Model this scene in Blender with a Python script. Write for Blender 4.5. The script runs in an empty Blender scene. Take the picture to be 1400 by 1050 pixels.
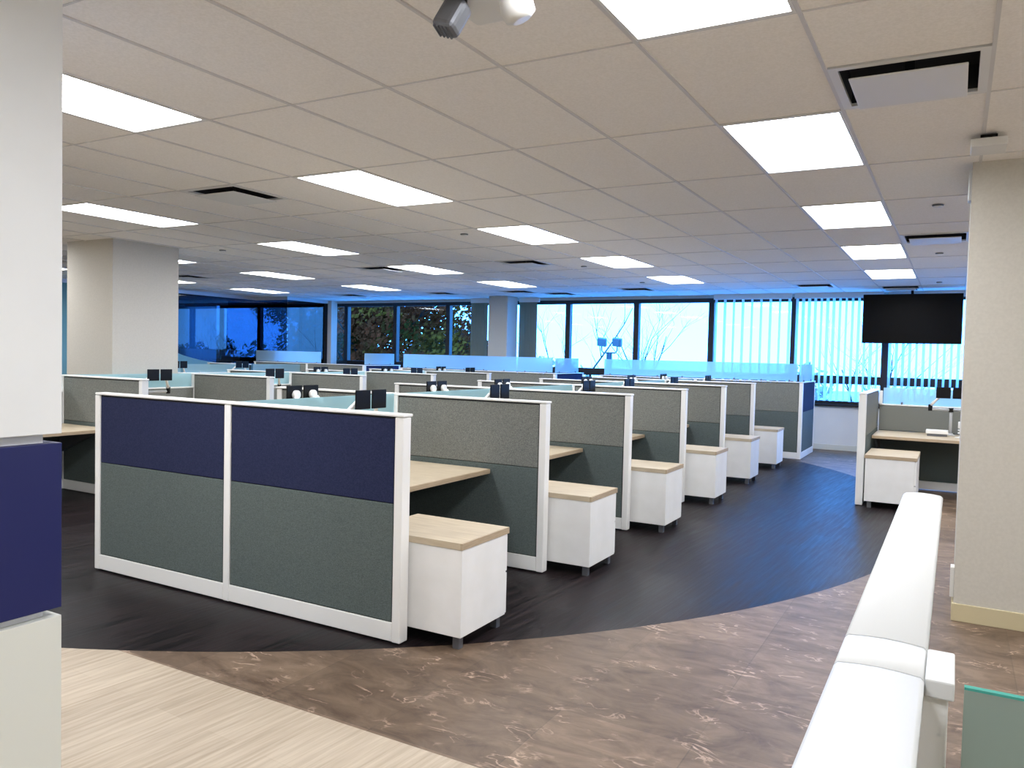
import bpy, bmesh, math, random
from mathutils import Vector, Matrix

C = bpy.context.scene.collection
sc = bpy.context.scene
random.seed(7)

# ------------------------------------------------------------------ camera
CAM = Vector((2.594, -3.4262, 1.6086))
YAW, PIT, ROL, FPX = 0.5122, -0.0375, 0.0236, 1078.3
fw = Vector((-math.sin(YAW)*math.cos(PIT), math.cos(YAW)*math.cos(PIT), math.sin(PIT)))
r0 = Vector((math.cos(YAW), math.sin(YAW), 0)); u0 = r0.cross(fw)
rt = math.cos(ROL)*r0 + math.sin(ROL)*u0; up = -math.sin(ROL)*r0 + math.cos(ROL)*u0
cd = bpy.data.cameras.new('camera'); cam = bpy.data.objects.new('camera', cd); C.objects.link(cam)
cam.matrix_world = Matrix(((rt.x, up.x, -fw.x, CAM.x), (rt.y, up.y, -fw.y, CAM.y), (rt.z, up.z, -fw.z, CAM.z), (0, 0, 0, 1)))
cd.sensor_width = 36.0; cd.sensor_fit = 'HORIZONTAL'; cd.lens = FPX/1400*36.0; cd.clip_start = 0.05; cd.clip_end = 500
sc.camera = cam

# ------------------------------------------------------------------ sky, exposure
w = bpy.data.worlds.new('sky'); sc.world = w; w.use_nodes = True
nt = w.node_tree; nt.nodes.clear()
bg = nt.nodes.new('ShaderNodeBackground'); wo = nt.nodes.new('ShaderNodeOutputWorld')
tc = nt.nodes.new('ShaderNodeTexCoord'); sx = nt.nodes.new('ShaderNodeSeparateXYZ'); cr = nt.nodes.new('ShaderNodeValToRGB')
nt.links.new(tc.outputs['Generated'], sx.inputs[0]); nt.links.new(sx.outputs['Z'], cr.inputs[0])
cr.color_ramp.elements[0].position = 0.0; cr.color_ramp.elements[0].color = (0.084, 0.36, 1.0, 1)
cr.color_ramp.elements[1].position = 0.5; cr.color_ramp.elements[1].color = (0.05, 0.32, 1.0, 1)
nt.links.new(cr.outputs[0], bg.inputs['Color']); bg.inputs['Strength'].default_value = 12.0
nt.links.new(bg.outputs[0], wo.inputs[0])
sc.view_settings.view_transform = 'Standard'; sc.view_settings.look = 'None'
sc.view_settings.exposure = 0.0; sc.view_settings.gamma = 1.0; sc.view_settings.use_curve_mapping = False
LAMP = 19.0                      # radiance of the ceiling troffer lenses
sc.cycles.max_bounces = 10; sc.cycles.diffuse_bounces = 6; sc.cycles.transparent_max_bounces = 24
sc.cycles.use_denoising = True; sc.cycles.sample_clamp_indirect = 6.0

# ------------------------------------------------------------------ materials
def srgb(r, g, b):
    f = lambda v: (v/255/12.92) if v/255 <= 0.04045 else ((v/255+0.055)/1.055)**2.4
    return (f(r), f(g), f(b), 1)
def mat(name, col, rough=0.5, metal=0.0, spec=0.5):
    m = bpy.data.materials.new(name); m.use_nodes = True
    b = m.node_tree.nodes['Principled BSDF']
    b.inputs['Base Color'].default_value = col; b.inputs['Roughness'].default_value = rough
    b.inputs['Metallic'].default_value = metal; b.inputs['Specular IOR Level'].default_value = spec
    return m
def noisy(m, col1, col2, scale, stretch=(1, 1, 1), detail=4, bump=0.0, lo=0.35, hi=0.65, rotz=0.0):
    t = m.node_tree; b = t.nodes['Principled BSDF']
    c = t.nodes.new('ShaderNodeTexCoord'); mp = t.nodes.new('ShaderNodeMapping'); n = t.nodes.new('ShaderNodeTexNoise'); r = t.nodes.new('ShaderNodeValToRGB')
    mp.inputs['Scale'].default_value = stretch; mp.inputs['Rotation'].default_value = (0, 0, rotz)
    n.inputs['Scale'].default_value = scale; n.inputs['Detail'].default_value = detail
    r.color_ramp.elements[0].position = lo; r.color_ramp.elements[0].color = col1
    r.color_ramp.elements[1].position = hi; r.color_ramp.elements[1].color = col2
    t.links.new(c.outputs['Object'], mp.inputs[0]); t.links.new(mp.outputs[0], n.inputs['Vector']); t.links.new(n.outputs['Fac'], r.inputs[0])
    t.links.new(r.outputs[0], b.inputs['Base Color'])
    if bump:
        bp = t.nodes.new('ShaderNodeBump'); bp.inputs['Strength'].default_value = bump; bp.inputs['Distance'].default_value = 0.002
        t.links.new(n.outputs['Fac'], bp.inputs['Height']); t.links.new(bp.outputs[0], b.inputs['Normal'])
    return m
def simple_shader(name, build):
    m = bpy.data.materials.new(name); m.use_nodes = True; t = m.node_tree; t.nodes.clear()
    o = t.nodes.new('ShaderNodeOutputMaterial'); t.links.new(build(t), o.inputs[0]); return m
def glass(name, tint, refl=0.9):
    def b(t):
        tr = t.nodes.new('ShaderNodeBsdfTransparent'); tr.inputs[0].default_value = tint
        gl = t.nodes.new('ShaderNodeBsdfGlossy'); gl.inputs['Roughness'].default_value = 0.0; gl.inputs[0].default_value = (refl, refl, refl, 1)
        fr = t.nodes.new('ShaderNodeFresnel'); fr.inputs[0].default_value = 1.45
        ge = t.nodes.new('ShaderNodeNewGeometry'); iv = t.nodes.new('ShaderNodeMath'); iv.operation = 'SUBTRACT'; iv.inputs[0].default_value = 1.0; t.links.new(ge.outputs['Backfacing'], iv.inputs[1])
        ml = t.nodes.new('ShaderNodeMath'); ml.operation = 'MULTIPLY'; t.links.new(fr.outputs[0], ml.inputs[0]); t.links.new(iv.outputs[0], ml.inputs[1])
        mx = t.nodes.new('ShaderNodeMixShader'); t.links.new(ml.outputs[0], mx.inputs[0]); t.links.new(tr.outputs[0], mx.inputs[1]); t.links.new(gl.outputs[0], mx.inputs[2])
        return mx.outputs[0]
    return simple_shader(name, b)
def frosted(name, diff, trans, tcol, dfac=0.4, tfac=0.3):
    def b(t):
        d = t.nodes.new('ShaderNodeBsdfDiffuse'); d.inputs[0].default_value = diff
        l = t.nodes.new('ShaderNodeBsdfTranslucent'); l.inputs[0].default_value = trans
        tr = t.nodes.new('ShaderNodeBsdfTransparent'); tr.inputs[0].default_value = tcol
        a = t.nodes.new('ShaderNodeMixShader'); a.inputs[0].default_value = 1-dfac
        t.links.new(d.outputs[0], a.inputs[1]); t.links.new(l.outputs[0], a.inputs[2])
        c = t.nodes.new('ShaderNodeMixShader'); c.inputs[0].default_value = tfac
        t.links.new(a.outputs[0], c.inputs[1]); t.links.new(tr.outputs[0], c.inputs[2])
        return c.outputs[0]
    return simple_shader(name, b)
def emit(name, col, s):
    def b(t):
        e = t.nodes.new('ShaderNodeEmission'); e.inputs[0].default_value = col; e.inputs[1].default_value = s; return e.outputs[0]
    return simple_shader(name, b)

M = {}
M['white'] = mat('white_powdercoat', srgb(246, 246, 244), 0.38)
M['ledge'] = mat('white_ledge', srgb(214, 216, 216), 0.5, spec=0.3)
M['cab'] = noisy(mat('white_laminate', srgb(232, 232, 228), 0.45), srgb(243, 243, 241), srgb(248, 248, 247), 6)
M['grey_up'] = noisy(mat('grey_fabric', (0, 0, 0, 1), 0.9, spec=0.1), srgb(108, 111, 107), srgb(138, 140, 135), 160, (1, 1, 1), 3, 0.5)
M['grey_lo'] = noisy(mat('grey_green_weave', (0, 0, 0, 1), 0.85, spec=0.15), srgb(82, 92, 91), srgb(106, 116, 114), 150, (1, 1, 2.5), 3, 0.5)
M['navy'] = noisy(mat('navy_fabric', (0, 0, 0, 1), 0.9, spec=0.1), srgb(40, 45, 72), srgb(49, 54, 84), 150, (1, 1, 1), 3, 0.4)
M['seam'] = mat('dark_gap', srgb(38, 38, 40), 0.9)
M['wood'] = noisy(mat('pale_ash_laminate', (0, 0, 0, 1), 0.42), srgb(190, 174, 148), srgb(208, 193, 168), 5, (1, 14, 6), 5)
M['wood_edge'] = noisy(mat('ash_edge_band', (0, 0, 0, 1), 0.5), srgb(176, 156, 128), srgb(192, 172, 146), 6, (2, 2, 30), 4)
M['foot'] = mat('grey_steel_foot', srgb(110, 112, 118), 0.4, 0.4)
M['black'] = mat('black_plastic', srgb(14, 14, 16), 0.5, spec=0.2)
M['screen'] = mat('black_screen', srgb(4, 4, 6), 0.4, spec=0.12)
M['silver'] = mat('silver_arm', srgb(200, 202, 204), 0.35, 0.3)
M['wall'] = noisy(mat('painted_wall', (0, 0, 0, 1), 0.8, spec=0.2), srgb(192, 188, 178), srgb(197, 193, 183), 60, (1, 1, 1), 3, 0.15)
M['base'] = mat('cream_baseboard', srgb(196, 184, 150), 0.6)
M['clad_white'] = noisy(mat('white_cladding', (0, 0, 0, 1), 0.5), srgb(228, 230, 230), srgb(232, 234, 234), 3)
M['clad_navy'] = mat('navy_cladding', srgb(12, 22, 84), 0.5)
M['clad_grey'] = mat('pale_grey_cladding', srgb(214, 216, 208), 0.5)
M['tile'] = noisy(mat('ceiling_tile', (0, 0, 0, 1), 0.95, spec=0.05), srgb(240, 236, 230), srgb(248, 244, 239), 90, (1, 1, 1), 4, 0.3)
M['grid'] = mat('ceiling_grid_metal', srgb(212, 209, 206), 0.5)
M['lens'] = emit('lit_lens', (0.97, 0.985, 1.02, 1), LAMP)
M['diff'] = mat('diffuser_metal', srgb(225, 224, 220), 0.45)
M['dark'] = mat('duct_dark', srgb(45, 46, 50), 0.8)
M['mullion'] = mat('black_aluminium', srgb(16, 17, 24), 0.45)
M['pane'] = glass('window_glass', (0.96, 0.98, 1.0, 1))
M['blue_pane'] = glass('blue_tinted_glass', (0.15, 0.21, 0.28, 1))
M['frost'] = frosted('frosted_glass', srgb(196, 222, 226), (0.62, 0.86, 0.94, 1), (0.75, 0.93, 0.97, 1), 0.5, 0.3)
M['frost_end'] = frosted('frosted_screen_glass', (0.62, 0.8, 0.86, 1), (0.66, 0.84, 0.9, 1), (0.78, 0.92, 0.96, 1), 0.3, 0.3)
M['film'] = frosted('frosted_film', (0.35, 0.65, 0.75, 1), (0.35, 0.68, 0.8, 1), (0.5, 0.8, 0.9, 1), 0.5, 0.4)
M['frost_near'] = frosted('grey_frosted_glass', srgb(164, 178, 168), (0.5, 0.6, 0.56, 1), (0.55, 0.6, 0.56, 1), 0.75, 0.18)
M['glass_edge'] = mat('green_glass_edge', srgb(70, 160, 148), 0.2)
M['slat'] = frosted('blind_slat', (0.85, 0.9, 0.92, 1), (0.97, 0.98, 0.98, 1), (0.95, 0.98, 1, 1), 0.12, 0.12)
M['drape'] = frosted('blind_slat_closed', srgb(140, 142, 126), (0.02, 0.03, 0.02, 1), (1, 1, 1, 1), 0.7, 0.0)  # opaque greyer copy of the slats; their backlit darkness is put into the colour
M['bark'] = noisy(mat('bark', (0, 0, 0, 1), 0.9, spec=0.1), srgb(14, 12, 11), srgb(26, 22, 20), 9, (1, 1, .3))
M['pole'] = mat('lamp_post_metal', srgb(50, 50, 56), 0.5)
M['flood'] = mat('floodlight_housing', srgb(62, 70, 74), 0.4)
M['ground'] = noisy(mat('pale_ground', (0, 0, 0, 1), 0.9), srgb(190, 198, 204), srgb(214, 222, 228), 0.2)

def leaf_mat(name, cols, scale=0.5):
    m = bpy.data.materials.new(name); m.use_nodes = True; t = m.node_tree; t.nodes.clear()
    o = t.nodes.new('ShaderNodeOutputMaterial'); c = t.nodes.new('ShaderNodeTexCoord'); n = t.nodes.new('ShaderNodeTexNoise'); r = t.nodes.new('ShaderNodeValToRGB')
    n.inputs['Scale'].default_value = scale; n.inputs['Detail'].default_value = 3
    e = r.color_ramp.elements; e[0].position = 0.3; e[0].color = cols[0]; e[1].position = 0.7; e[1].color = cols[-1]
    for i, cc in enumerate(cols[1:-1]):
        x = e.new(0.3+0.4*(i+1)/(len(cols)-1)); x.color = cc
    d = t.nodes.new('ShaderNodeBsdfDiffuse'); l = t.nodes.new('ShaderNodeBsdfTranslucent'); a = t.nodes.new('ShaderNodeMixShader'); a.inputs[0].default_value = 0.2
    t.links.new(c.outputs['Object'], n.inputs['Vector']); t.links.new(n.outputs['Fac'], r.inputs[0])
    t.links.new(r.outputs[0], d.inputs[0]); t.links.new(r.outputs[0], l.inputs[0])
    t.links.new(d.outputs[0], a.inputs[1]); t.links.new(l.outputs[0], a.inputs[2]); t.links.new(a.outputs[0], o.inputs[0])
    return m
M['leaf_autumn'] = leaf_mat('autumn_leaves', [srgb(20, 17, 8), srgb(58, 42, 14), srgb(112, 44, 22), srgb(90, 42, 20), srgb(136, 84, 28), srgb(40, 34, 16)], 0.45)
M['leaf_dark'] = leaf_mat('dark_leaves', [srgb(14, 13, 6), srgb(34, 28, 12), srgb(64, 34, 16), srgb(26, 24, 12)], 0.5)
M['leaf_mauve'] = leaf_mat('mauve_leaves', [srgb(40, 28, 24), srgb(86, 56, 48), srgb(56, 38, 34)], 0.9)
M['leaf_pale'] = leaf_mat('pale_blue_bushes', [srgb(110, 96, 88), srgb(190, 168, 150), srgb(140, 120, 108)], 0.7)

# floor: dark plank disc set into brown marbled vinyl, pale planks in the near strip
def floor_mat():
    m = bpy.data.materials.new('floor_inlay'); m.use_nodes = True; t = m.node_tree; b = t.nodes['Principled BSDF']; L = t.links.new
    N = t.nodes.new
    c = N('ShaderNodeTexCoord')
    def math_(op, a, bb=None):
        n = N('ShaderNodeMath'); n.operation = op
        for i, v in enumerate((a, bb)):
            if v is None: continue
            if isinstance(v, (int, float)): n.inputs[i].default_value = v
            else: L(v, n.inputs[i])
        return n.outputs[0]
    s = N('ShaderNodeSeparateXYZ'); L(c.outputs['Object'], s.inputs[0])
    dx = math_('ADD', s.outputs[0], 4.379); dy = math_('SUBTRACT', s.outputs[1], 5.12)
    rr = math_('SQRT', math_('ADD', math_('MULTIPLY', dx, dx), math_('MULTIPLY', dy, dy)))
    disc = math_('LESS_THAN', rr, 6.763)
    strip = math_('MULTIPLY', math_('LESS_THAN', s.outputs[1], -0.85), math_('GREATER_THAN', rr, 6.763))
    hts = []
    def planks(name, A, B, wide, length, sc_, mortar):
        mp = N('ShaderNodeMapping'); mp.inputs['Rotation'].default_value = (0, 0, math.radians(-86)); L(c.outputs['Object'], mp.inputs[0])
        br = N('ShaderNodeTexBrick'); L(mp.outputs[0], br.inputs['Vector'])
        br.inputs['Scale'].default_value = 1.0; br.inputs['Brick Width'].default_value = length; br.inputs['Row Height'].default_value = wide
        br.inputs['Mortar Size'].default_value = mortar; br.inputs['Color1'].default_value = (0.35, 0.35, 0.35, 1); br.inputs['Color2'].default_value = (0.65, 0.65, 0.65, 1); br.inputs['Mortar'].default_value = (0.1, 0.1, 0.1, 1)
        mp2 = N('ShaderNodeMapping'); mp2.inputs['Scale'].default_value = (0.9, 16, 1); L(mp.outputs[0], mp2.inputs[0])
        n = N('ShaderNodeTexNoise'); n.inputs['Scale'].default_value = sc_; n.inputs['Detail'].default_value = 6; n.inputs['Roughness'].default_value = 0.6; L(mp2.outputs[0], n.inputs['Vector'])
        mix = math_('ADD', math_('MULTIPLY', n.outputs['Fac'], 0.75), math_('MULTIPLY', br.outputs['Color'], 0.25))
        hts.append(mix); r = N('ShaderNodeValToRGB'); r.color_ramp.elements[0].position = 0.36; r.color_ramp.elements[0].color = A; r.color_ramp.elements[1].position = 0.62; r.color_ramp.elements[1].color = B
        L(mix, r.inputs[0]); return r.outputs[0]
    dark = planks('dark', srgb(4, 3, 4), srgb(50, 41, 42), 0.15, 1.1, 2.2, 0.0015)
    pale = planks('pale', srgb(166, 150, 130), srgb(196, 182, 162), 0.18, 1.2, 2.4, 0.0008)
    # marbled brown vinyl
    mp = N('ShaderNodeMapping'); mp.inputs['Rotation'].default_value = (0, 0, math.radians(-40)); mp.inputs['Scale'].default_value = (1.0, 2.2, 1); L(c.outputs['Object'], mp.inputs[0])
    n1 = N('ShaderNodeTexNoise'); n1.inputs['Scale'].default_value = 3.2; n1.inputs['Detail'].default_value = 8; n1.inputs['Roughness'].default_value = 0.68; n1.inputs['Distortion'].default_value = 0.8; L(mp.outputs[0], n1.inputs['Vector'])
    r1 = N('ShaderNodeValToRGB'); e = r1.color_ramp.elements; e[0].position = 0.34; e[0].color = srgb(92, 74, 60); e[1].position = 0.66; e[1].color = srgb(134, 115, 97); L(n1.outputs['Fac'], r1.inputs[0])
    n2 = N('ShaderNodeTexNoise'); n2.inputs['Scale'].default_value = 4.5; n2.inputs['Detail'].default_value = 4; n2.inputs['Distortion'].default_value = 1.1; L(mp.outputs[0], n2.inputs['Vector'])
    vein = math_('SUBTRACT', 1.0, math_('MULTIPLY', math_('ABSOLUTE', math_('SUBTRACT', n2.outputs['Fac'], 0.5)), 34.0))
    n3 = N('ShaderNodeTexNoise'); n3.inputs['Scale'].default_value = 5.0; n3.inputs['Detail'].default_value = 2; L(c.outputs['Object'], n3.inputs['Vector'])
    gate = math_('MULTIPLY', math_('SUBTRACT', n3.outputs['Fac'], 0.52), 7.0)
    vf = N('ShaderNodeMath'); vf.operation = 'MULTIPLY'; vf.use_clamp = True
    vv = N('ShaderNodeMath'); vv.operation = 'MAXIMUM'; L(vein, vv.inputs[0]); vv.inputs[1].default_value = 0.0
    gg = N('ShaderNodeMath'); gg.operation = 'MAXIMUM'; L(gate, gg.inputs[0]); gg.inputs[1].default_value = 0.0
    L(vv.outputs[0], vf.inputs[0]); L(gg.outputs[0], vf.inputs[1])
    vm = N('ShaderNodeMix'); vm.data_type = 'RGBA'; L(vf.outputs[0], vm.inputs[0]); L(r1.outputs[0], vm.inputs[6]); vm.inputs[7].default_value = srgb(196, 170, 150)
    br = N('ShaderNodeTexBrick'); br.offset = 0.0; br.inputs['Scale'].default_value = 1.0; br.inputs['Brick Width'].default_value = 0.61; br.inputs['Row Height'].default_value = 0.61
    br.inputs['Mortar Size'].default_value = 0.003; br.inputs['Color1'].default_value = (0.74, 0.72, 0.70, 1); br.inputs['Color2'].default_value = (1.12, 1.11, 1.09, 1); br.inputs['Mortar'].default_value = (0.7, 0.7, 0.7, 1)
    mpb = N('ShaderNodeMapping'); mpb.inputs['Rotation'].default_value = (0, 0, 0); mpb.inputs['Location'].default_value = (.13, .22, 0); L(c.outputs['Object'], mpb.inputs[0]); L(mpb.outputs[0], br.inputs['Vector'])
    mu = N('ShaderNodeMix'); mu.data_type = 'RGBA'; mu.blend_type = 'MULTIPLY'; mu.inputs[0].default_value = 1.0; L(vm.outputs[2], mu.inputs[6]); L(br.outputs['Color'], mu.inputs[7])
    a = N('ShaderNodeMix'); a.data_type = 'RGBA'; L(strip, a.inputs[0]); L(mu.outputs[2], a.inputs[6]); L(pale, a.inputs[7])
    d = N('ShaderNodeMix'); d.data_type = 'RGBA'; L(disc, d.inputs[0]); L(a.outputs[2], d.inputs[6]); L(dark, d.inputs[7])
    L(d.outputs[2], b.inputs['Base Color'])
    ro = N('ShaderNodeMix'); ro.data_type = 'FLOAT'; L(disc, ro.inputs[0]); ro.inputs[2].default_value = 0.5; L(math_('ADD', 0.14, math_('MULTIPLY', hts[0], 0.56)), ro.inputs[3])
    bp = N('ShaderNodeBump'); bp.inputs['Distance'].default_value = 0.004; L(math_('MULTIPLY', disc, 0.5), bp.inputs['Strength']); L(hts[0], bp.inputs['Height']); L(bp.outputs[0], b.inputs['Normal'])
    L(ro.outputs[0], b.inputs['Roughness'])
    si = N('ShaderNodeMix'); si.data_type = 'FLOAT'; L(disc, si.inputs[0]); si.inputs[2].default_value = 0.4; si.inputs[3].default_value = 0.125; L(si.outputs[0], b.inputs['Specular IOR Level'])
    st = N('ShaderNodeMix'); st.data_type = 'RGBA'; L(disc, st.inputs[0]); st.inputs[6].default_value = (1, 1, 1, 1); st.inputs[7].default_value = (0.5, 0.85, 1, 1)  # blue of the window glare put into the dark planks' reflection tint
    L(st.outputs[2], b.inputs['Specular Tint'])
    return m
M['floor'] = floor_mat()

# ------------------------------------------------------------------ mesh helpers
class MB:
    def __init__(s): s.bm = bmesh.new()
    def box(s, x0, x1, y0, y1, z0, z1, bev=0.0, seg=2, mi=0):
        x0, x1 = min(x0, x1), max(x0, x1); y0, y1 = min(y0, y1), max(y0, y1)
        v = [s.bm.verts.new(p) for p in ((x0, y0, z0), (x1, y0, z0), (x1, y1, z0), (x0, y1, z0), (x0, y0, z1), (x1, y0, z1), (x1, y1, z1), (x0, y1, z1))]
        F = [s.bm.faces.new([v[i] for i in q]) for q in ((3, 2, 1, 0), (4, 5, 6, 7), (0, 1, 5, 4), (1, 2, 6, 5), (2, 3, 7, 6), (3, 0, 4, 7))]
        for f in F: f.material_index = mi
        if bev > 0:
            ed = list({e for f in F for e in f.edges})
            r = bmesh.ops.bevel(s.bm, geom=ed, offset=bev, segments=seg, affect='EDGES', profile=0.5, clamp_overlap=True)
            for f in r['faces']: f.material_index = mi
        return s
    def prism(s, pts, z0, z1, bev=0.0):            # outline in xy, extruded in z
        lo = [s.bm.verts.new((x, y, z0)) for x, y in pts]; hi = [s.bm.verts.new((x, y, z1)) for x, y in pts]
        n = len(pts); F = [s.bm.faces.new(lo[::-1]), s.bm.faces.new(hi)]
        for i in range(n): F.append(s.bm.faces.new((lo[i], lo[(i+1) % n], hi[(i+1) % n], hi[i])))
        return s
    def prism_yz(s, pts, x0, x1):
        lo = [s.bm.verts.new((x0, y, z)) for y, z in pts]; hi = [s.bm.verts.new((x1, y, z)) for y, z in pts]
        n = len(pts); s.bm.faces.new(lo[::-1]); s.bm.faces.new(hi)
        for i in range(n): s.bm.faces.new((lo[i], lo[(i+1) % n], hi[(i+1) % n], hi[i]))
        return s
    def prism_xz(s, pts, y0, y1):
        lo = [s.bm.verts.new((x, y0, z)) for x, z in pts]; hi = [s.bm.verts.new((x, y1, z)) for x, z in pts]
        n = len(pts); s.bm.faces.new(lo); s.bm.faces.new(hi[::-1])
        for i in range(n): s.bm.faces.new((lo[(i+1) % n], lo[i], hi[i], hi[(i+1) % n]))
        return s
    def tube(s, pts, rad, n=10, caps=True):
        pts = [Vector(p) for p in pts]; rad = rad if isinstance(rad, (list, tuple)) else [rad]*len(pts)
        rings = []; prev = None
        for i, p in enumerate(pts):
            t = (pts[min(i+1, len(pts)-1)]-pts[max(i-1, 0)]).normalized()
            a = prev if prev is not None else (Vector((0, 0, 1)) if abs(t.z) < 0.9 else Vector((1, 0, 0)))
            a = (a-t*a.dot(t)).normalized(); prev = a; b = t.cross(a)
            rings.append([s.bm.verts.new(p+(a*math.cos(2*math.pi*k/n)+b*math.sin(2*math.pi*k/n))*rad[i]) for k in range(n)])
        for i in range(len(rings)-1):
            for k in range(n): s.bm.faces.new((rings[i][k], rings[i][(k+1) % n], rings[i+1][(k+1) % n], rings[i+1][k])).smooth = n > 6
        if caps: s.bm.faces.new(rings[0][::-1]); s.bm.faces.new(rings[-1])
        return s
    def lathe(s, prof, c=(0, 0, 0), n=20, axis='z'):
        rings = []
        for r, h in prof:
            ring = []
            for k in range(n):
                a = 2*math.pi*k/n; p = (r*math.cos(a), r*math.sin(a), h)
                if axis == 'x': p = (p[2], p[0], p[1])
                if axis == 'y': p = (p[1], p[2], p[0])
                ring.append(s.bm.verts.new((p[0]+c[0], p[1]+c[1], p[2]+c[2])))
            rings.append(ring)
        for i in range(len(rings)-1):
            for k in range(n): s.bm.faces.new((rings[i][k], rings[i][(k+1) % n], rings[i+1][(k+1) % n], rings[i+1][k])).smooth = True
        s.bm.faces.new(rings[0][::-1]); s.bm.faces.new(rings[-1]); return s
    def xform(s, mtx): bmesh.ops.transform(s.bm, matrix=mtx, verts=s.bm.verts); return s
    def build(s, name, m, parent=None, loc=None):
        bmesh.ops.recalc_face_normals(s.bm, faces=s.bm.faces)
        me = bpy.data.meshes.new(name); s.bm.to_mesh(me); s.bm.free()
        for mm in (m if isinstance(m, list) else [m]): me.materials.append(mm)
        o = bpy.data.objects.new(name, me); C.objects.link(o)
        if parent: o.parent = parent
        if loc: o.location = loc
        return o
def tag(o, label, cat, group=None, kind=None):
    o['label'] = label; o['category'] = cat
    if group: o['group'] = group
    if kind: o['kind'] = kind
    return o
def thing(name, label, cat, loc=(0, 0, 0), rz=0.0, group=None):
    o = bpy.data.objects.new(name, None); C.objects.link(o); o.location = loc; o.rotation_euler = (0, 0, rz)
    o.empty_display_size = 0.1
    return tag(o, label, cat, group)
def struct(o): o['kind'] = 'structure'; return o
def dup(root, loc, label, rz=None, group=None):
    r = root.copy(); C.objects.link(r); r.location = loc; r['label'] = label
    if rz is not None: r.rotation_euler = (0, 0, rz)
    if group: r['group'] = group
    for ch in list(root.children):
        c = ch.copy(); C.objects.link(c); c.parent = r
        for g in list(ch.children):
            d = g.copy(); C.objects.link(d); d.parent = c
    return r
NTH = ['first', 'second', 'third', 'fourth', 'fifth', 'sixth', 'seventh', 'eighth']

S, H, W = 1.7074, 1.27, 2.7153        # bay pitch, panel height, block width
HC = 2.8566                            # ceiling height
PX = 1.437; PY = 0.806; CX = 0.619     # ceiling grid origin and module

# ------------------------------------------------------------------ room shell
XL, XR, YB, YF = -17.0, 5.4, -6.2, 12.0
struct(MB().box(XL, XR, YB, YF+0.2, -0.1, 0.0).build('floor', M['floor']))

lights = [(i, j) for i in range(-1, 5) for j in range(-2, 4)]       # columns right to left, rows near to far; nearest row out of view, carried on from the grid for its light
diffs = [(-7, 0), (1, -1), (1, 7), (-7, 8), (-7, 15), (-2, 15), (-10, 16), (-14, 15), (0, 16), (-18, 15), (-18, 8), (-11, 8), (-11, 15)]
hole = set(diffs)
LC = []
for i, j in lights:
    cx = -5*i; cy = 4*j
    hole.add((cx, cy)); hole.add((cx, cy+1)); LC.append((i, j, PX+CX*cx, PY+CX*cy))
cb = MB()
i0 = math.floor((XL-PX)/CX); i1 = math.ceil((XR-PX)/CX); j0 = math.floor((YB-PY)/CX); j1 = math.ceil((YF-PY)/CX)
for i in range(i0, i1):
    for j in range(j0, j1):
        if (i, j) in hole: continue
        x0 = PX+CX*i; y0 = PY+CX*j
        x1 = min(x0+CX, XR); y1 = min(y0+CX, YF); x0 = max(x0, XL); y0 = max(y0, YB)
        cb.bm.faces.new([cb.bm.verts.new(p) for p in ((x0, y0, HC+.004), (x0, y1, HC+.004), (x1, y1, HC+.004), (x1, y0, HC+.004))])
ceil_o = struct(cb.build('ceiling', M['tile']))
gb = MB()
for i in range(i0, i1+1):
    x = PX+CX*i
    if XL < x < XR: gb.box(x-.008, x+.008, YB, YF, HC-.003, HC+.006)
for j in range(j0, j1+1):
    if (j % 2) == 0:
        y = PY+CX*j
        if YB < y < YF: gb.box(XL, XR, y-.0035, y+.0035, HC-.001, HC+.006)
struct(gb.build('trim_1', M['grid']))
struct(MB().box(XL-.2, XR+.2, YB-.2, YF+.2, HC+.25, HC+.35).build('ceiling_slab', M['dark']))

# walls
struct(MB().box(XL-.2, XL, YB, YF, 0, HC+.25).build('wall_left', M['wall']))
struct(MB().box(XR, XR+.2, YB, YF, 0, HC+.25).build('wall_right', M['wall']))
struct(MB().box(XL, XR, YB-.2, YB, 0, HC+.25).build('wall_back', M['wall']))
struct(MB().box(XL, XR, YF, YF+.2, 0, .80).build('wall_front', M['clad_white']))  # paler than the other walls: lamp light on it put into the colour
struct(MB().box(XL, XR, YF, YF+.2, 2.80, HC+.25).build('wall_front_header', M['wall']))
struct(MB().box(XL, XR, YF-.015, YF, 0, .10, .003).build('baseboard_front', M['clad_grey']))
struct(MB().box(XL, XR, YF-.06, YF+.02, .80, .84, .004).build('trim_2', M['mullion']))   # sill

# right column
struct(MB().box(2.635, 3.6, 2.24, 3.2, 0, HC+.01).build('wall_column_right', M['wall']))
struct(MB().box(2.625, 3.6, 2.228, 3.2, 0, .11, .003).build('baseboard_right', M['base']))
# left column
struct(MB().box(-6.98, -6.08, 2.37, 3.27, 0, HC+.01).build('wall_column_left', M['wall']))
# far column and slim post by the windows
struct(MB().box(-6.32, -5.84, 11.3, 11.76, 0, HC+.01, .02).build('wall_column_far', M['wall']))
struct(MB().box(-11.45, -11.2, 11.72, 11.94, 0, HC+.01, .01).build('wall_column_slim', M['wall']))

# near left clad wall with reveals
cw = thing('wall_near_left', 'near white wall end with navy band and reveals at left edge', 'wall', (-.07, -1.83, 0))
del cw['category'], cw['label']; cw['kind'] = 'structure'
MB().box(-.80, 0, -2.6, 0, 1.302, HC+.01, .002).build('white_panel', M['clad_white'], cw)
MB().box(-.80, 0, -2.6, 0, .700, 1.270, .002).build('navy_panel', M['clad_navy'], cw)
MB().box(-.80, 0, -2.6, 0, 0, .672, .002).build('grey_panel', M['clad_grey'], cw)
MB().box(-.75, -.035, -2.6, -.045, 0, HC).build('reveal_core', M['clad_white'], cw)

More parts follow.
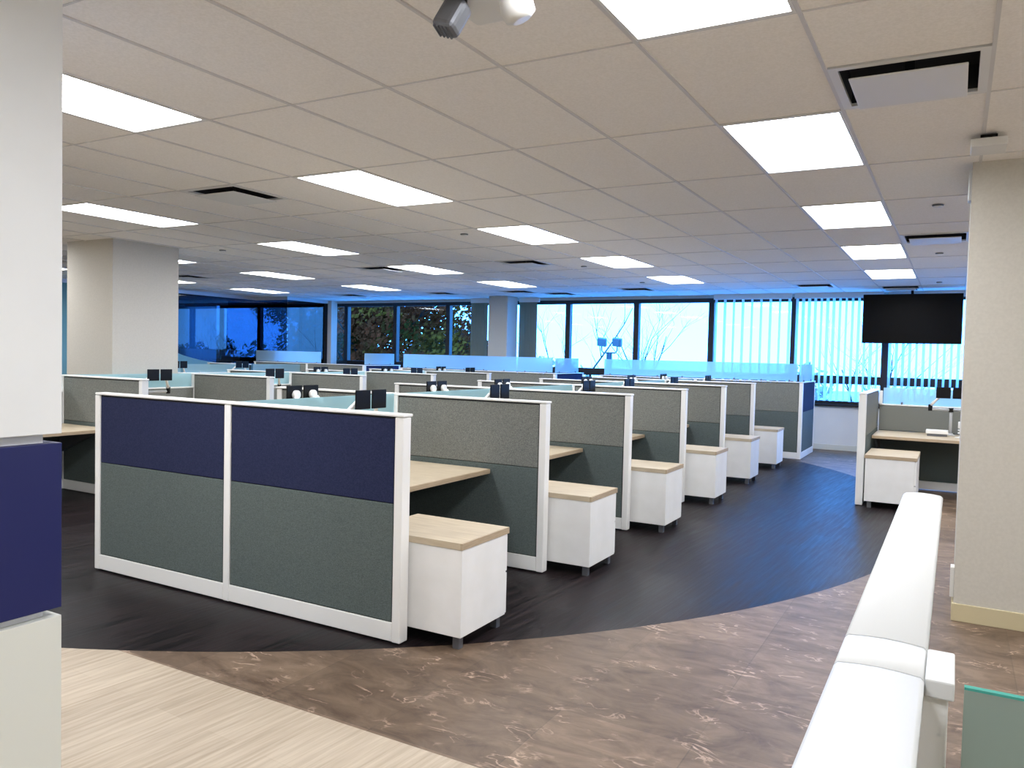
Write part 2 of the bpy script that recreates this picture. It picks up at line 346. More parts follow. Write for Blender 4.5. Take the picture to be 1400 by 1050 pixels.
# windows along the front wall
mx = [-1.63+1.555*k for k in range(-10, 5)]
n = 0
for a, b in zip(mx[:-1], mx[1:]):
    n += 1
    if a < XL or b > XR: continue
    wn = bpy.data.objects.new('window_%d' % n, None); C.objects.link(wn); wn.location = ((a+b)/2, YF+.06, 0.84); wn['kind'] = 'structure'
    h = (b-a)/2
    f = MB()
    f.box(-h, -h+.055, -.06, .06, 0, 1.96); f.box(h-.055, h, -.06, .06, 0, 1.96)
    f.box(-h+.055, h-.055, -.06, .06, 1.88, 1.96); f.box(-h+.055, h-.055, -.06, .06, 0, .06); f.box(-h+.055, h-.055, -.05, .05, .37, .52)
    f.build('window_frame', M['mullion'], wn)
    MB().box(-h+.05, h-.05, -.004, .004, .52, 1.88).build('pane', M['pane'], wn)
    MB().box(-h+.05, h-.05, -.004, .004, .06, .37).build('pane', M['pane'], wn)

# glass office partition at the far left
gw = bpy.data.objects.new('wall_glass', None); C.objects.link(gw); gw.location = (-12.35, 0, 0); gw['kind'] = 'structure'
MB().box(-.006, .006, 4.0, 10.335, .05, 2.78).build('blue_pane', M['blue_pane'], gw)
MB().box(0, 1.02, 10.34, 10.352, .05, 2.78).build('blue_pane', M['blue_pane'], gw)
MB().box(1.014, 1.026, 10.36, 11.72, .05, 2.78).build('blue_pane', M['blue_pane'], gw)
MB().box(0, 1.04, 10.32, 10.37, 2.78, HC).box(.995, 1.045, 10.37, 11.72, 2.78, HC).build('track', M['silver'], gw)
MB().box(-.03, .03, 4.0, 10.37, 2.78, HC).box(-.03, .03, 4.0, 10.37, 0, .05).build('track', M['silver'], gw)
pts = [(4.0, .05), (10.3, .05), (10.3, 1.23), (9.6, 1.24)]
for k in range(9):
    t = k/8; pts.append((9.6-2.4*math.sin(t*math.pi/2), 1.24+1.0*(1-math.cos(t*math.pi/2))))
for k in range(7):
    t = k/6*math.pi/2; pts.append((7.2+.5*(1-math.cos(t)), 2.24+.42*math.sin(t)))
pts += [(7.7, 2.78), (4.0, 2.78)]
MB().prism_yz(pts, .008, .010).build('frosted_film', M['film'], gw)

# ------------------------------------------------------------------ ceiling fittings
def ceiling_light():
    t = thing('ceiling_light', '', 'ceiling light', (0, 0, 0))
    f = MB(); x, y = CX, 2*CX
    for q in ((0.009, .022, 0.008, y-.008), (x-.022, x-.009, 0.008, y-.008)): f.box(q[0], q[1], q[2], q[3], -.003, .05)
    for q in ((.022, x-.022, .008, .03), (.022, x-.022, y-.03, y-.008)): f.box(q[0], q[1], q[2], q[3], -.003, .05)
    f.build('frame', M['diff'], t)
    g = MB()                                      # gently coved lens
    ys = [.03, y-.03]; n = 12
    rows = []
    for k in range(n+1):
        s_ = k/n; xx = .022+(x-.044)*s_; rows.append([g.bm.verts.new((xx, yy, .016+.014*math.sin(math.pi*s_))) for yy in ys])
    for k in range(n): g.bm.faces.new((rows[k][0], rows[k][1], rows[k+1][1], rows[k+1][0])).smooth = True
    g.build('lens', M['lens'], t)
    MB().box(.009, x-.009, .008, y-.008, .05, .11).build('housing', M['diff'], t)
    return t
CN = {-1: 'column beyond the right pillar', 0: 'right-hand column over the aisle', 1: 'second column from the right', 2: 'third column from the right', 3: 'fourth column from the right', 4: 'leftmost column'}
proto = None
for i, j, x, y in LC:
    if i == -1 and j > 0: pass
    lab = 'lit rectangular ceiling light, %s, %s from the camera' % (CN[i], NTH[j+2])
    if proto is None: proto = ceiling_light(); proto.location = (x, y, HC); proto['label'] = lab; proto['group'] = 'ceiling light panels'; continue
    dup(proto, (x, y, HC), lab)

def ceiling_vent():
    t = thing('ceiling_vent', '', 'ceiling vent')
    f = MB(); x = CX
    f.box(.008, .045, .008, x-.008, -.003, .012); f.box(x-.045, x-.008, .008, x-.008, -.003, .012); f.box(.045, x-.045, .008, .045, -.003, .012); f.box(.045, x-.045, x-.045, x-.008, -.003, .012)
    f.build('frame', M['diff'], t)
    d = MB(); d.box(.03, .045, .03, x-.03, .012, .12); d.box(x-.045, x-.03, .03, x-.03, .012, .12); d.box(.045, x-.045, .03, .045, .012, .12); d.box(.045, x-.045, x-.045, x-.03, .012, .12); d.box(.03, x-.03, .03, x-.03, .12, .13)
    d.build('duct_box', M['dark'], t)
    MB().box(.085, x-.085, .085, x-.085, -.034, -.026, .003).build('face_plate', M['diff'], t)
    MB().box(x/2-.02, x/2+.02, x/2-.02, x/2+.02, -.026, .12).build('hanger', M['dark'], t)
    return t
VL = ['square plaque ceiling vent left of the second light column, near row', 'large square ceiling vent at upper right beside the light column', 'ceiling vent just left of the right pillar, beyond the big vent',
      'ceiling vent in the middle of the ceiling, between two light columns', 'ceiling vent above the tall screen, near the front windows, centre', 'ceiling vent near the windows left of the television',
      'ceiling vent by the windows right of the far column', 'ceiling vent by the dark autumn tree windows', 'ceiling vent directly over the hanging television', 'ceiling vent near the slim white post by windows',
      'ceiling vent beside the big left column, over the glass office', 'dark ceiling vent beside a light in the third column', 'ceiling vent just in front of the far column']
vp = None
for (i, j), lab in zip(diffs, VL):
    loc = (PX+CX*i, PY+CX*j, HC)
    if vp is None: vp = ceiling_vent(); vp.location = loc; vp['label'] = lab; vp['group'] = 'ceiling vents'
    else: dup(vp, loc, lab)
SP = [(-1.95, 3.56, 'between the second and third light columns'), (2.42, 3.62, 'nearest beside the right pillar'), (2.38, 6.66, 'in front of the television, middle one'), (2.32, 10.2, 'farthest, over the television'),
      (-2.01, 9.1, 'near the windows at ceiling centre'), (-1.97, 6.65, 'next to the third light of the second column'), (-5.66, 3.6, 'right of the big left column')]
sp = None
for x, y, lab in SP:
    lab = 'small round ceiling sprinkler ' + lab
    if sp is None:
        sp = thing('sprinkler', lab, 'sprinkler', (x, y, HC), group='ceiling sprinklers')
        MB().lathe([(.042, .0), (.042, -.006), (.036, -.011)], n=20).build('cover_rim', M['foot'], sp)
        MB().lathe([(.034, -.010), (.032, -.016), (.01, -.018)], n=20).build('cover_plate', M['diff'], sp)
    else: dup(sp, (x, y, HC), lab)

# twin-head emergency light
em = thing('emergency_light', 'white twin-head emergency light on the ceiling at top edge', 'emergency light', (1.20, -1.25, HC))
MB().box(-.16, .04, -.10, .27, -.075, -.003, .02, 3).build('body', M['diff'], em)
for sx_, nm, mm, tilt in ((-1, 'lamp_head', M['foot'], .5), (1, 'lamp_head', M['diff'], -.3)):
    q = MB().lathe([(.022, .0), (.048, -.012), (.056, -.045), (.052, -.075), (.03, -.088)], n=20)
    q.xform(Matrix.Translation((sx_*.10, .06, -.09)) @ Matrix.Rotation(sx_*-.35, 4, 'Y') @ Matrix.Rotation(-tilt, 4, 'X'))
    if sx_ < 0:
        q.bm.free(); q = MB().box(-.045, .045, -.04, .035, -.12, 0, .022, 3)
        for k in range(4): q.box(-.03+.016*k, -.024+.016*k, -.03, .025, -.122, -.10)
        q.xform(Matrix.Translation((-.10, .07, -.075)) @ Matrix.Rotation(.35, 4, 'Y') @ Matrix.Rotation(-.35, 4, 'X'))
    hd = q.build(nm, mm, em)
    if sx_ < 0: hd['label'] = 'grey swivelled lamp head'
    MB().lathe([(.02, -.07), (.02, -.10)], (sx_*.085, .05, 0), 12).build('swivel_neck', M['black'], em)

# wireless box by the right pillar
ap = thing('access_point', 'small white box hanging under the ceiling above right pillar', 'wireless box', (2.70, 1.62, HC))
MB().box(-.085, .085, -.11, .11, -.075, -.03, .006).build('cover', M['diff'], ap)
MB().box(-.04, .04, -.06, .06, -.03, -.003).build('mount', M['black'], ap)
tag(MB().box(2.617, 2.635, 2.26, 2.36, 2.63, 2.82, .003).build('cable_cover', M['silver']), 'small pale cover strip at top corner of right pillar', 'cover plate')
tag(MB().box(2.612, 2.635, 2.30, 2.40, .13, .32, .003).build('wall_plate', M['diff']), 'small white plate low on the side of right pillar', 'wall plate')

# ------------------------------------------------------------------ cubicle parts
T = .074
def cap_mb(mb, x0, x1, y0, y1, z1=H): return mb.box(x0, x1, y0, y1, z1-.016, z1, .005, 2)
def panel_x(t, x0, x1, posts, lo, hi, z1=H, mid=.775):
    """panel lying along x in local coords, faces at y=0 and y=T; posts: x centres"""
    pw = .056
    for p in posts:
        MB().box(p-pw/2, p+pw/2, 0, T, .008, z1-.018, .006, 2).build('post', M['white'], t)
    ed = sorted(set([x0, x1]+list(posts)))
    xs = []
    for a, b in zip(ed[:-1], ed[1:]):
        a2 = a+pw/2 if a in posts else a; b2 = b-pw/2 if b in posts else b
        if b2-a2 > .1: xs.append((a2, b2))
    for a, b in xs:
        MB().box(a, b, .012, T-.012, .02, z1-.018).build('core', M['seam'], t)
        MB().box(a+.008, b-.008, .004, T-.004, .12, mid-.002, .004, 2).build('lower_fabric', lo, t)
        MB().box(a+.008, b-.008, .004, T-.004, mid+.002, z1-.028, .004, 2).build('upper_fabric', hi, t)
        MB().box(a+.001, b-.001, .001, T-.001, .012, .116, .003).build('base_rail', M['white'], t)
    cap_mb(MB(), x0-.006, x1+.006, -.005, T+.005, z1).build('top_cap', M['white'], t)
def wing(loc, lab, x0, x1, posts, group):
    t = thing('cubicle_panel', lab, 'cubicle panel', loc, group=group)
    panel_x(t, x0, x1, posts, M['grey_lo'], M['grey_up']); return t
def spine_section(L, zr=1.10):
    t = thing('divider_panel', '', 'divider panel')
    MB().box(-.035, .035, 0, L, .012, .116, .003).build('base_rail', M['white'], t)
    MB().box(-.03, .03, .004, L-.004, .12, .735, .004).build('lower_fabric', M['grey_lo'], t)
    MB().box(-.03, .03, .004, L-.004, .739, zr-.02, .004).build('upper_fabric', M['grey_up'], t)
    MB().box(-.037, .037, 0, L, zr-.018, zr, .004).build('top_rail', M['white'], t)
    MB().box(-.006, .006, .012, L-.012, zr+.002, H-.002).build('frosted_glass', M['frost'], t)
    for y in (.35, L-.35): MB().box(-.012, .012, y-.02, y+.02, zr-.001, zr+.022, .002).build('glass_clip', M['silver'], t)
    return t
def worktop(L, depth=.885):
    t = thing('desk', '', 'desk')
    MB().box(0, depth-.012, 0, L, .70, .735).build('worktop', M['wood'], t)
    MB().box(depth-.012, depth, 0, L, .70, .735, .003).build('edge_band', M['wood_edge'], t)
    for y in (.012, L-.04): MB().prism_xz([(0.002, .43), (.03, .43), (depth-.25, .675), (depth-.25, .70), (.002, .70)], y, y+.028).build('bracket', M['foot'], t)
    return t
def cabinet():
    t = thing('pedestal_cabinet', '', 'cabinet')
    w_, d_ = .66, .50                       # x extent, y extent; drawers open towards +y
    MB().box(0, w_, 0, d_-.02, .075, .552, .003).build('body', M['cab'], t)
    MB().box(.004, w_-.004, d_-.02, d_, .08, .322, .004).build('drawer', M['cab'], t)
    MB().box(.004, w_-.004, d_-.02, d_, .332, .549, .004).build('drawer', M['cab'], t)
    MB().box(.03, w_-.006, d_-.026, d_-.004, .322, .332).build('finger_pull', M['black'], t)
    MB().box(-.002, w_-.01, -.004, d_+.004, .554, .590).box(w_-.01, w_+.004, -.004, d_+.004, .554, .590, mi=1).build('wood_top', [M['wood'], M['wood_edge']], t)
    for x in (.03, w_-.07):
        for y in (.03, d_-.07): MB().box(x, x+.042, y, y+.042, 0, .075, .002).build('foot', M['foot'], t)
    return t
def monitor_arm():
    t = thing('monitor_arm', '', 'monitor arm')
    MB().lathe([(.055, 0), (.055, .012), (.03, .016), (.03, .03)], n=20).build('base_clamp', M['silver'], t)
    MB().tube([(0, 0, .03), (0, 0, .34)], .017, 12).build('pole', M['silver'], t)
    MB().lathe([(.026, .29), (.03, .295), (.03, .335), (.024, .34)], n=16).build('collar', M['black'], t)
    for s in (-1, 1):
        a = MB().tube([(0, s*.015, .315), (.10, s*.20, .325), (.11, s*.225, .33)], [.019, .016, .018], 10).build('lower_arm', M['silver'], t)
        MB().lathe([(.022, .30), (.024, .305), (.024, .375), (.02, .38)], (.11, s*.225, 0), 14).build('elbow', M['black'], a)
        MB().tube([(.11, s*.225, .365), (.17, s*.16, .44), (.215, s*.105, .51)], [.018, .015, .018], 10).build('upper_arm', M['white'], t)
        q = MB().lathe([(.028, 0), (.034, .006), (.034, .03), (.02, .034)], (.215, s*.088, .53), 16, 'x').build('hub', M['white'], t)
        MB().box(.25, .262, s*.088-.078, s*.088+.078, .465, .60, .004).build('mount_plate', M['black'], t)
    return t

# ---- front block --------------------------------------------------
fr = thing('cubicle_panel', 'front cubicle wall of two navy and grey panels with white posts', 'cubicle panel', (0, 0, 0))
panel_x(fr, -W, 0, [-W+.014, -1.375, -.030], M['grey_lo'], M['navy'])
BX = [0.0, -4.6, -9.2]
SPX = -1.385                                       # spine offset inside a block
BN = ['front block', 'middle block', 'far left block']
gR, gL = 'right-hand grey wing panels', 'left-hand grey wing panels'
wr = wing((0, S, 0), 'grey cubicle panel on the right aisle, first behind the navy front wall', SPX, 0, [SPX, -.028], gR)
for k in range(2, 6): dup(wr, (0, k*S, 0), 'grey cubicle panel on the right aisle, %s behind the navy front wall' % NTH[k-1])
wl = wing((0, S, 0), 'grey panel behind the navy front wall, left half, first row', -W, SPX-.042, [-W+.028], gL)
for k in range(2, 6): dup(wl, (0, k*S, 0), 'grey panel behind the navy front wall, left half, %s row' % NTH[k-1])
for k in range(1, 6): dup(wr, (BX[1], k*S, 0), 'grey panel of the middle block, right half, %s row from the left column' % NTH[k-1], group='middle block grey wing panels')
for k in range(2, 6): dup(wl, (BX[1], k*S, 0), 'grey panel of the middle block, left half, %s row' % NTH[k-1], group='middle block grey wing panels')
dup(wl, (BX[2], 5*S, 0), 'dark grey panel before the blue glass office, far left block', group='far left block grey panels')

# divider spines with frosted glass
s0 = spine_section(S-T-.014)
s0.location = (SPX, T+.007, 0); s0['label'] = 'low divider with frosted glass strip, first bay behind the navy wall'; s0['group'] = 'low dividers with frosted glass'
for k in range(1, 5): dup(s0, (SPX, k*S+T+.007, 0), 'low divider with frosted glass, front block, %s bay from navy wall' % NTH[k])
for k in range(1, 5): dup(s0, (BX[1]+SPX, k*S+T+.007, 0), 'low divider with frosted glass, middle block, %s bay past left column' % NTH[k-1])
dup(s0, (BX[2]+SPX, 3*S+T+.007, 0), 'low divider with frosted glass, far left block, beside the left column')
dup(s0, (BX[2]+SPX, 4*S+T+.007, 0), 'low divider with frosted glass, far left block, nearer of two')
s5 = spine_section(10.04-5*S-T-.014); s5['group'] = 'low dividers with frosted glass'
s5.location = (SPX, 5*S+T+.007, 0); s5['label'] = 'low divider with frosted glass, front block, short bay by screen wall'
dup(s5, (BX[1]+SPX, 5*S+T+.007, 0), 'low divider with frosted glass, middle block, short bay by screen wall')
dup(s5, (BX[2]+SPX, 5*S+T+.007, 0), 'low divider with frosted glass, far left block, farther of two')
sb = dup(s0, (BX[1]+SPX, T+.007, 0), 'low divider with frosted glass in front of the big left column')

# worktops
d0 = worktop(S-T-.012)
d0.location = (SPX+.04, T+.006, 0); d0['label'] = 'pale wood desk in the first right aisle bay behind navy wall'; d0['group'] = 'wood desks in the bays'
for k in range(1, 5): dup(d0, (SPX+.04, k*S+T+.006, 0), 'pale wood desk in the %s bay along the right aisle' % NTH[k])
for k in range(0, 5): dup(d0, (BX[1]+SPX+.04, k*S+T+.006, 0), 'pale wood desk, middle block right side, %s bay%s' % (NTH[k], ', seen past white wall' if k == 0 else ''))
d5 = worktop(10.04-5*S-T-.012); d5['group'] = 'wood desks in the bays'
d5.location = (SPX+.04, 5*S+T+.006, 0); d5['label'] = 'pale wood desk in the last bay of right aisle, by screen wall'
dup(d5, (BX[1]+SPX+.04, 5*S+T+.006, 0), 'pale wood desk, middle block right side, last bay by screen wall')
for k in range(0, 5): dup(d0, (SPX-.04, (k+1)*S-.006, 0), 'pale wood desk, left side of front block, %s bay' % NTH[k], rz=math.pi)
dup(d5, (SPX-.04, 10.034, 0), 'pale wood desk, left side of front block, bay by screen wall', rz=math.pi)
for k in (3, 4): dup(d0, (BX[1]+SPX-.04, (k+1)*S-.006, 0), 'pale wood desk, left side of middle block, %s bay' % NTH[k], rz=math.pi)
dup(d5, (BX[1]+SPX-.04, 10.034, 0), 'pale wood desk, left side of middle block, bay by screen wall', rz=math.pi)
for k in (3, 4): dup(d0, (BX[2]+SPX+.04, k*S+T+.006, 0), 'pale wood desk in far left block, %s one' % ('nearer' if k == 3 else 'farther'))

# cabinets along the right aisle
c0 = cabinet()
c0.location = (-.33, .10, 0); c0['label'] = 'white cabinet with wood top, nearest, beside the navy front wall'; c0['group'] = 'white cabinets along the aisle'
for k in range(1, 6): dup(c0, (-.33, k*S+.10, 0), 'white cabinet with wood top on the right aisle, %s from the navy wall%s' % (NTH[k], ', farthest' if k == 5 else ''))

# monitor arms
a0 = monitor_arm(); a0['group'] = 'dual monitor arms'
ZD = .735; first = True
def arm(x, y, lab, left=False):
    global first
    rz = math.pi if left else 0.0; loc = (x, y, ZD)
    if first: a0.location = loc; a0['label'] = lab; a0.rotation_euler.z = rz; first = False
    else: dup(a0, loc, lab, rz)
for k, y in enumerate((.95, 2.76, 4.76, 6.02, 7.85, 9.66)): arm(SPX+.12, y, 'dual monitor arm with black plates, right aisle, %s bay from navy wall' % NTH[k])
for k, y in enumerate((1.05, 2.84, 4.1, 6.38, 8.08, 9.6)): arm(SPX-.12, y, 'dual monitor arm seen from behind, left of divider, %s bay' % NTH[k], True)
for k, y in enumerate((2.66, 4.47, 6.03, 7.76, 9.5)): arm(BX[1]+SPX+.12, y, 'dual monitor arm of the middle block, %s bay past left column' % NTH[k])
for k, y in enumerate((6.18, 7.89, 9.6)): arm(BX[1]+SPX-.12, y, 'dual monitor arm on left side of middle block, %s visible' % NTH[k], True)
arm(BX[2]+SPX+.12, 6.5, 'dual monitor arm right of the big left column edge'); arm(BX[2]+SPX+.12, 8.0, 'dual monitor arm before the blue glass office')

# ---- end walls with tall frosted screens ---------------------------
def end_wall(x0, x1, gx0, gx1, lab, zt=H):
    y0 = 10.04; yd = 11.33
    t = thing('screen_wall', lab, 'screen wall', (0, y0, 0), group='end walls with frosted screens')
    pw = .06
    ps = [x0+pw/2, (x0+x1)/2, x1-pw/2]
    panel_x(t, x0, x1, ps, M['grey_lo'], M['grey_up'], z1=zt)
    # return along y at the right end
    a = x1-T
    L = yd-y0
    MB().box(a+.012, x1-.012, T, L, .02, zt-.02).build('core', M['seam'], t)
    MB().box(a+.004, x1-.004, T+.004, L-.06, .12, .773, .004).build('return_lower_fabric', M['grey_lo'], t)
    MB().box(a+.004, x1-.004, T+.004, L-.06, .777, zt-.026, .004).build('return_upper_fabric', M['navy'], t)
    MB().box(a, x1, T, L-.06, .012, .116, .003).build('return_base_rail', M['white'], t)
    MB().box(a, x1, L-.056, L, .008, zt-.018, .005).build('post', M['white'], t)
    cap_mb(MB(), a-.005, x1+.005, T, L+.006, zt).build('return_cap', M['white'], t)
    # glass screens and their clamps
    g = MB().box(gx0, gx1, T/2-.006, T/2+.006, zt+.012, 1.562).build('frosted_screen', M['frost_end'], t)
    r = MB().box(a+T/2-.006, a+T/2+.006, T/2+.02, L-.2, zt+.012, 1.556).build('frosted_screen', M['frost_end'], t)
    n = max(2, int((gx1-gx0)/.42))
    for k in range(n):
        x = gx0+.12+(gx1-gx0-.24)*k/(n-1)
        MB().lathe([(.012, zt-.002), (.012, zt+.03)], (x, T/2-.012, 0), 10).build('screen_clamp', M['foot'], t)
    for y in (.2, L-.35): MB().lathe([(.012, zt-.002), (.012, zt+.03)], (a+T/2+.012, y, 0), 10).build('screen_clamp', M['foot'], t)
    return t
end_wall(-3.12, .44, -3.05, .34, 'far end wall of front block with long frosted screen and navy return')
end_wall(-7.72, -4.03, -7.66, -4.12, 'end wall of middle block with blue frosted screen before the far column')
end_wall(-12.1, -8.70, -12.06, -10.0, 'end wall of far left block, blue frosted screens before glass office', 1.30)

# ---- workstation beyond the right pillar ----------------------------
rs = thing('cubicle_panel', 'short grey side panel with wide white end post, beyond the right pillar', 'cubicle panel', (1.655, 6.2, 0))
Ls = 1.70
MB().box(0, .078, 0, .07, .008, H-.018, .006).build('post', M['white'], rs)
MB().box(.012, .066, .07, Ls, .02, H-.02).build('core', M['seam'], rs)
MB().box(.004, .074, .074, Ls, .12, .773, .004).build('lower_fabric', M['grey_lo'], rs)
MB().box(.004, .074, .074, Ls, .777, H-.026, .004).build('upper_fabric', M['grey_up'], rs)
MB().box(.001, .077, .07, Ls, .012, .116, .003).build('base_rail', M['white'], rs)
cap_mb(MB(), -.004, .082, -.005, Ls+.08).build('top_cap', M['white'], rs)
MB().box(.078, .12, Ls-.04, Ls, 1.08, H-.018, .004).build('glass_post', M['white'], rs)
rb = thing('divider_panel', 'grey divider with frosted glass strip behind the right workstation', 'divider panel', (1.74, 7.905, 0))
MB().box(0, 1.75, 0, .06, .12, .735, .004).build('lower_fabric', M['grey_lo'], rb)
MB().box(0, 1.75, 0, .06, .739, 1.06, .004).build('upper_fabric', M['grey_up'], rb)
MB().box(0, 1.75, -.004, .064, .012, .116, .003).build('base_rail', M['white'], rb)
MB().box(0, 1.75, -.006, .066, 1.062, 1.08, .004).build('top_rail', M['white'], rb)
MB().box(.04, 1.74, .024, .036, 1.082, H+.02).build('frosted_glass', M['frost'], rb)
MB().lathe([(.012, 1.078), (.012, 1.11)], (.26, .018, 0), 10).build('glass_clip', M['foot'], rb)
rd = thing('desk', 'pale wood desk of the workstation beyond the right pillar', 'desk', (1.738, 6.98, 0))
MB().box(0, 1.75, .012, .915, .70, .735).build('worktop', M['wood'], rd)
MB().box(0, 1.75, 0, .012, .70, .735, .003).build('edge_band', M['wood_edge'], rd)
for x in (.004, 1.70): MB().prism_yz([(.90, .43), (.87, .43), (.25, .675), (.25, .70), (.90, .70)], x, x+.028).build('bracket', M['foot'], rd)
rc = thing('pedestal_cabinet', 'white cabinet with wood top under the right workstation desk', 'cabinet', (1.745, 6.10, 0))
MB().box(.01, .50, 0, .80, .075, .552, .003).build('body', M['cab'], rc)
MB().box(.50, .52, .004, .796, .08, .28, .004).build('drawer', M['cab'], rc)
MB().box(.50, .52, .004, .796, .288, .549, .004).build('drawer', M['cab'], rc)
MB().box(.498, .516, .03, .77, .28, .288).build('finger_pull', M['black'], rc)
MB().box(.002, .524, .006, .804, .554, .590).box(.002, .524, -.006, .006, .554, .590, mi=1).build('wood_top', [M['wood'], M['wood_edge']], rc)
for x in (.04, .44):
    for y in (.03, .73): MB().box(x, x+.042, y, y+.042, 0, .075, .002).build('foot', M['foot'], rc)
ra = dup(a0, (2.56, 7.70, ZD), 'dual monitor arm on the desk beyond the right pillar', rz=-math.pi/2)
bx = thing('desk_box', 'flat white box lying on the desk beyond the right pillar', 'box', (2.30, 7.42, ZD))
MB().box(0, .24, 0, .16, .03, .075, .006).build('lid', M['white'], bx)
MB().box(.015, .23, .01, .15, 0, .03, .003).build('tray', M['foot'], bx)
du = thing('desk_dispenser', 'white stacked dispenser at the right end of that desk', 'dispenser', (2.685, 7.40, ZD))
MB().lathe([(.075, 0), (.075, .008), (.03, .014), (.022, .03), (.022, .05)], n=20).build('foot_disc', M['white'], du)
MB().lathe([(.04, .05), (.045, .055), (.045, .068), (.03, .072), (.03, .085), (.045, .088), (.045, .10), (.02, .104), (.02, .115)], n=20).build('stem', M['white'], du)
MB().lathe([(.04, .115), (.045, .12), (.045, .19), (.04, .195)], n=20).build('cup', M['diff'], du)

# hanging television
tv = thing('television', 'black flat television hanging from the ceiling before the windows', 'television', (1.91, 11.3, HC))
MB().box(-.745, .745, 0, .045, -.912, -.084, .006).build('bezel', M['black'], tv)
MB().box(-.73, .73, -.002, .002, -.895, -.10).build('screen', M['screen'], tv)
MB().tube([(0, .07, -.004), (0, .07, -.45)], .022, 12).build('mount_pole', M['black'], tv)
MB().box(-.15, .15, .045, .075, -.60, -.36, .004).build('bracket', M['black'], tv)
MB().box(-.07, .07, .0, .14, -.015, -.003, .003).build('ceiling_plate', M['black'], tv)

# ---- near right ledge partition ---------------------------------------
le = thing('ledge_partition', 'low partition with broad white ledge top at lower right', 'partition', (2.432, .05, 0))
def ledge_cap(y0, y1, round_far):
    m = MB(); prof = [(0, -.03), (0, -.006), (.006, 0), (.04, .003), (.068, .004), (.098, .003), (.131, 0), (.137, -.006), (.137, -.03)]
    ys = [(y0, 1.0)]+([(y1-.02, 1.0), (y1-.006, .94), (y1, .82)] if round_far else [(y1, 1.0)])
    rings = [[m.bm.verts.new((.0685+(x-.0685)*s_, y, 1.1+z)) for x, z in prof] for y, s_ in ys]
    for i in range(len(rings)-1):
        for k in range(len(prof)-1): m.bm.faces.new((rings[i][k], rings[i+1][k], rings[i+1][k+1], rings[i][k+1])).smooth = True
        m.bm.faces.new((rings[i][-1], rings[i+1][-1], rings[i+1][0], rings[i][0]))
    m.bm.faces.new(rings[0]); m.bm.faces.new(rings[-1][::-1]); return m
ledge_cap(-1.886, 0, True).build('ledge_cap', M['ledge'], le)
ledge_cap(-2.043, -1.893, False).build('joint_cap', M['ledge'], le)
ledge_cap(-3.8, -2.048, False).build('ledge_cap', M['ledge'], le)
MB().box(.1375, .180, -2.045, -1.89, 1.07, 1.100, .003).build('joint_cap_arm', M['ledge'], le)
MB().box(.03, .172, -2.03, -1.90, .01, 1.069, .003).build('post', M['white'], le)
MB().box(.03, .107, -1.90, -.02, .12, 1.069, .003).build('fabric', M['grey_up'], le)
MB().box(.026, .111, -1.90, -.016, .01, .116, .003).build('base_rail', M['white'], le)
MB().box(.03, .107, -3.8, -2.03, .12, 1.069, .003).build('fabric', M['grey_up'], le)
MB().box(.026, .111, -3.8, -2.03, .01, .116, .003).build('base_rail', M['white'], le)
sl = MB().box(.107, .113, -2.075, -2.035, .12, 1.065, .001).build('slotted_strip', M['silver'], le)
sm = MB()
for k in range(18): sm.box(.1125, .1145, -2.062, -2.048, .2+.048*k, .225+.048*k)
sm.build('slots', M['black'], sl)
gp = thing('glass_screen', 'grey green frosted glass pane at the lower right corner', 'glass screen', (2.625, -2.0, 0))
MB().box(0, 1.2, 0, .012, .10, 1.096).build('pane', M['frost_near'], gp)
MB().box(0, 1.2, 0, .012, 1.096, 1.10).build('polished_edge', M['glass_edge'], gp)
for x in (.15, 1.0): MB().box(x, x+.06, -.04, .05, 0, .12, .004).build('glass_foot', M['silver'], gp)

# ---- vertical blinds ----------------------------------------------------
def blind(x0, x1, lab, ang, mkey, pitch=.086, group='vertical blinds'):
    t = thing('vertical_blind', lab, 'blind', (x0, 11.86, 0), group=group)
    MB().box(0, x1-x0, -.022, .022, 2.76, HC+.004, .003).build('head_rail', M['diff'], t)
    k = 0; x = .05; me = None
    while x < x1-x0-.03:
        a = ang+random.uniform(-.12, .12)
        m = MB(); wd = .089; n = 4; rows = []
        for i in range(n+1):
            s_ = (i/n-.5)*wd; o = .006*(1-(2*i/n-1)**2)
            px_ = x+s_*math.cos(a)-o*math.sin(a); py_ = s_*math.sin(a)+o*math.cos(a)
            rows.append([m.bm.verts.new((px_, py_, .90)), m.bm.verts.new((px_, py_, 2.76))])
        for i in range(n): m.bm.faces.new((rows[i][0], rows[i+1][0], rows[i+1][1], rows[i][1])).smooth = True
        m.build('slat', M[mkey], t); x += pitch
    return t
A = math.radians(68)
blind(-1.55, -.10, 'open vertical blind, leftmost of three by the television windows', math.radians(76), 'slat', .17)
blind(-.05, 1.44, 'open vertical blind between the end wall and the television', A, 'slat', .105)
blind(1.52, 3.0, 'open vertical blind behind the television and right workstation', A, 'slat', .105)
blind(-7.12, -6.62, 'closed dark blind stack left of the far column', .18, 'drape', .07)
blind(-5.86, -5.36, 'closed dark blind stack right of the far column', .18, 'drape', .07)
blind(-16.9, -15.6, 'vertical blind seen through the blue glass office', A, 'slat', .12)

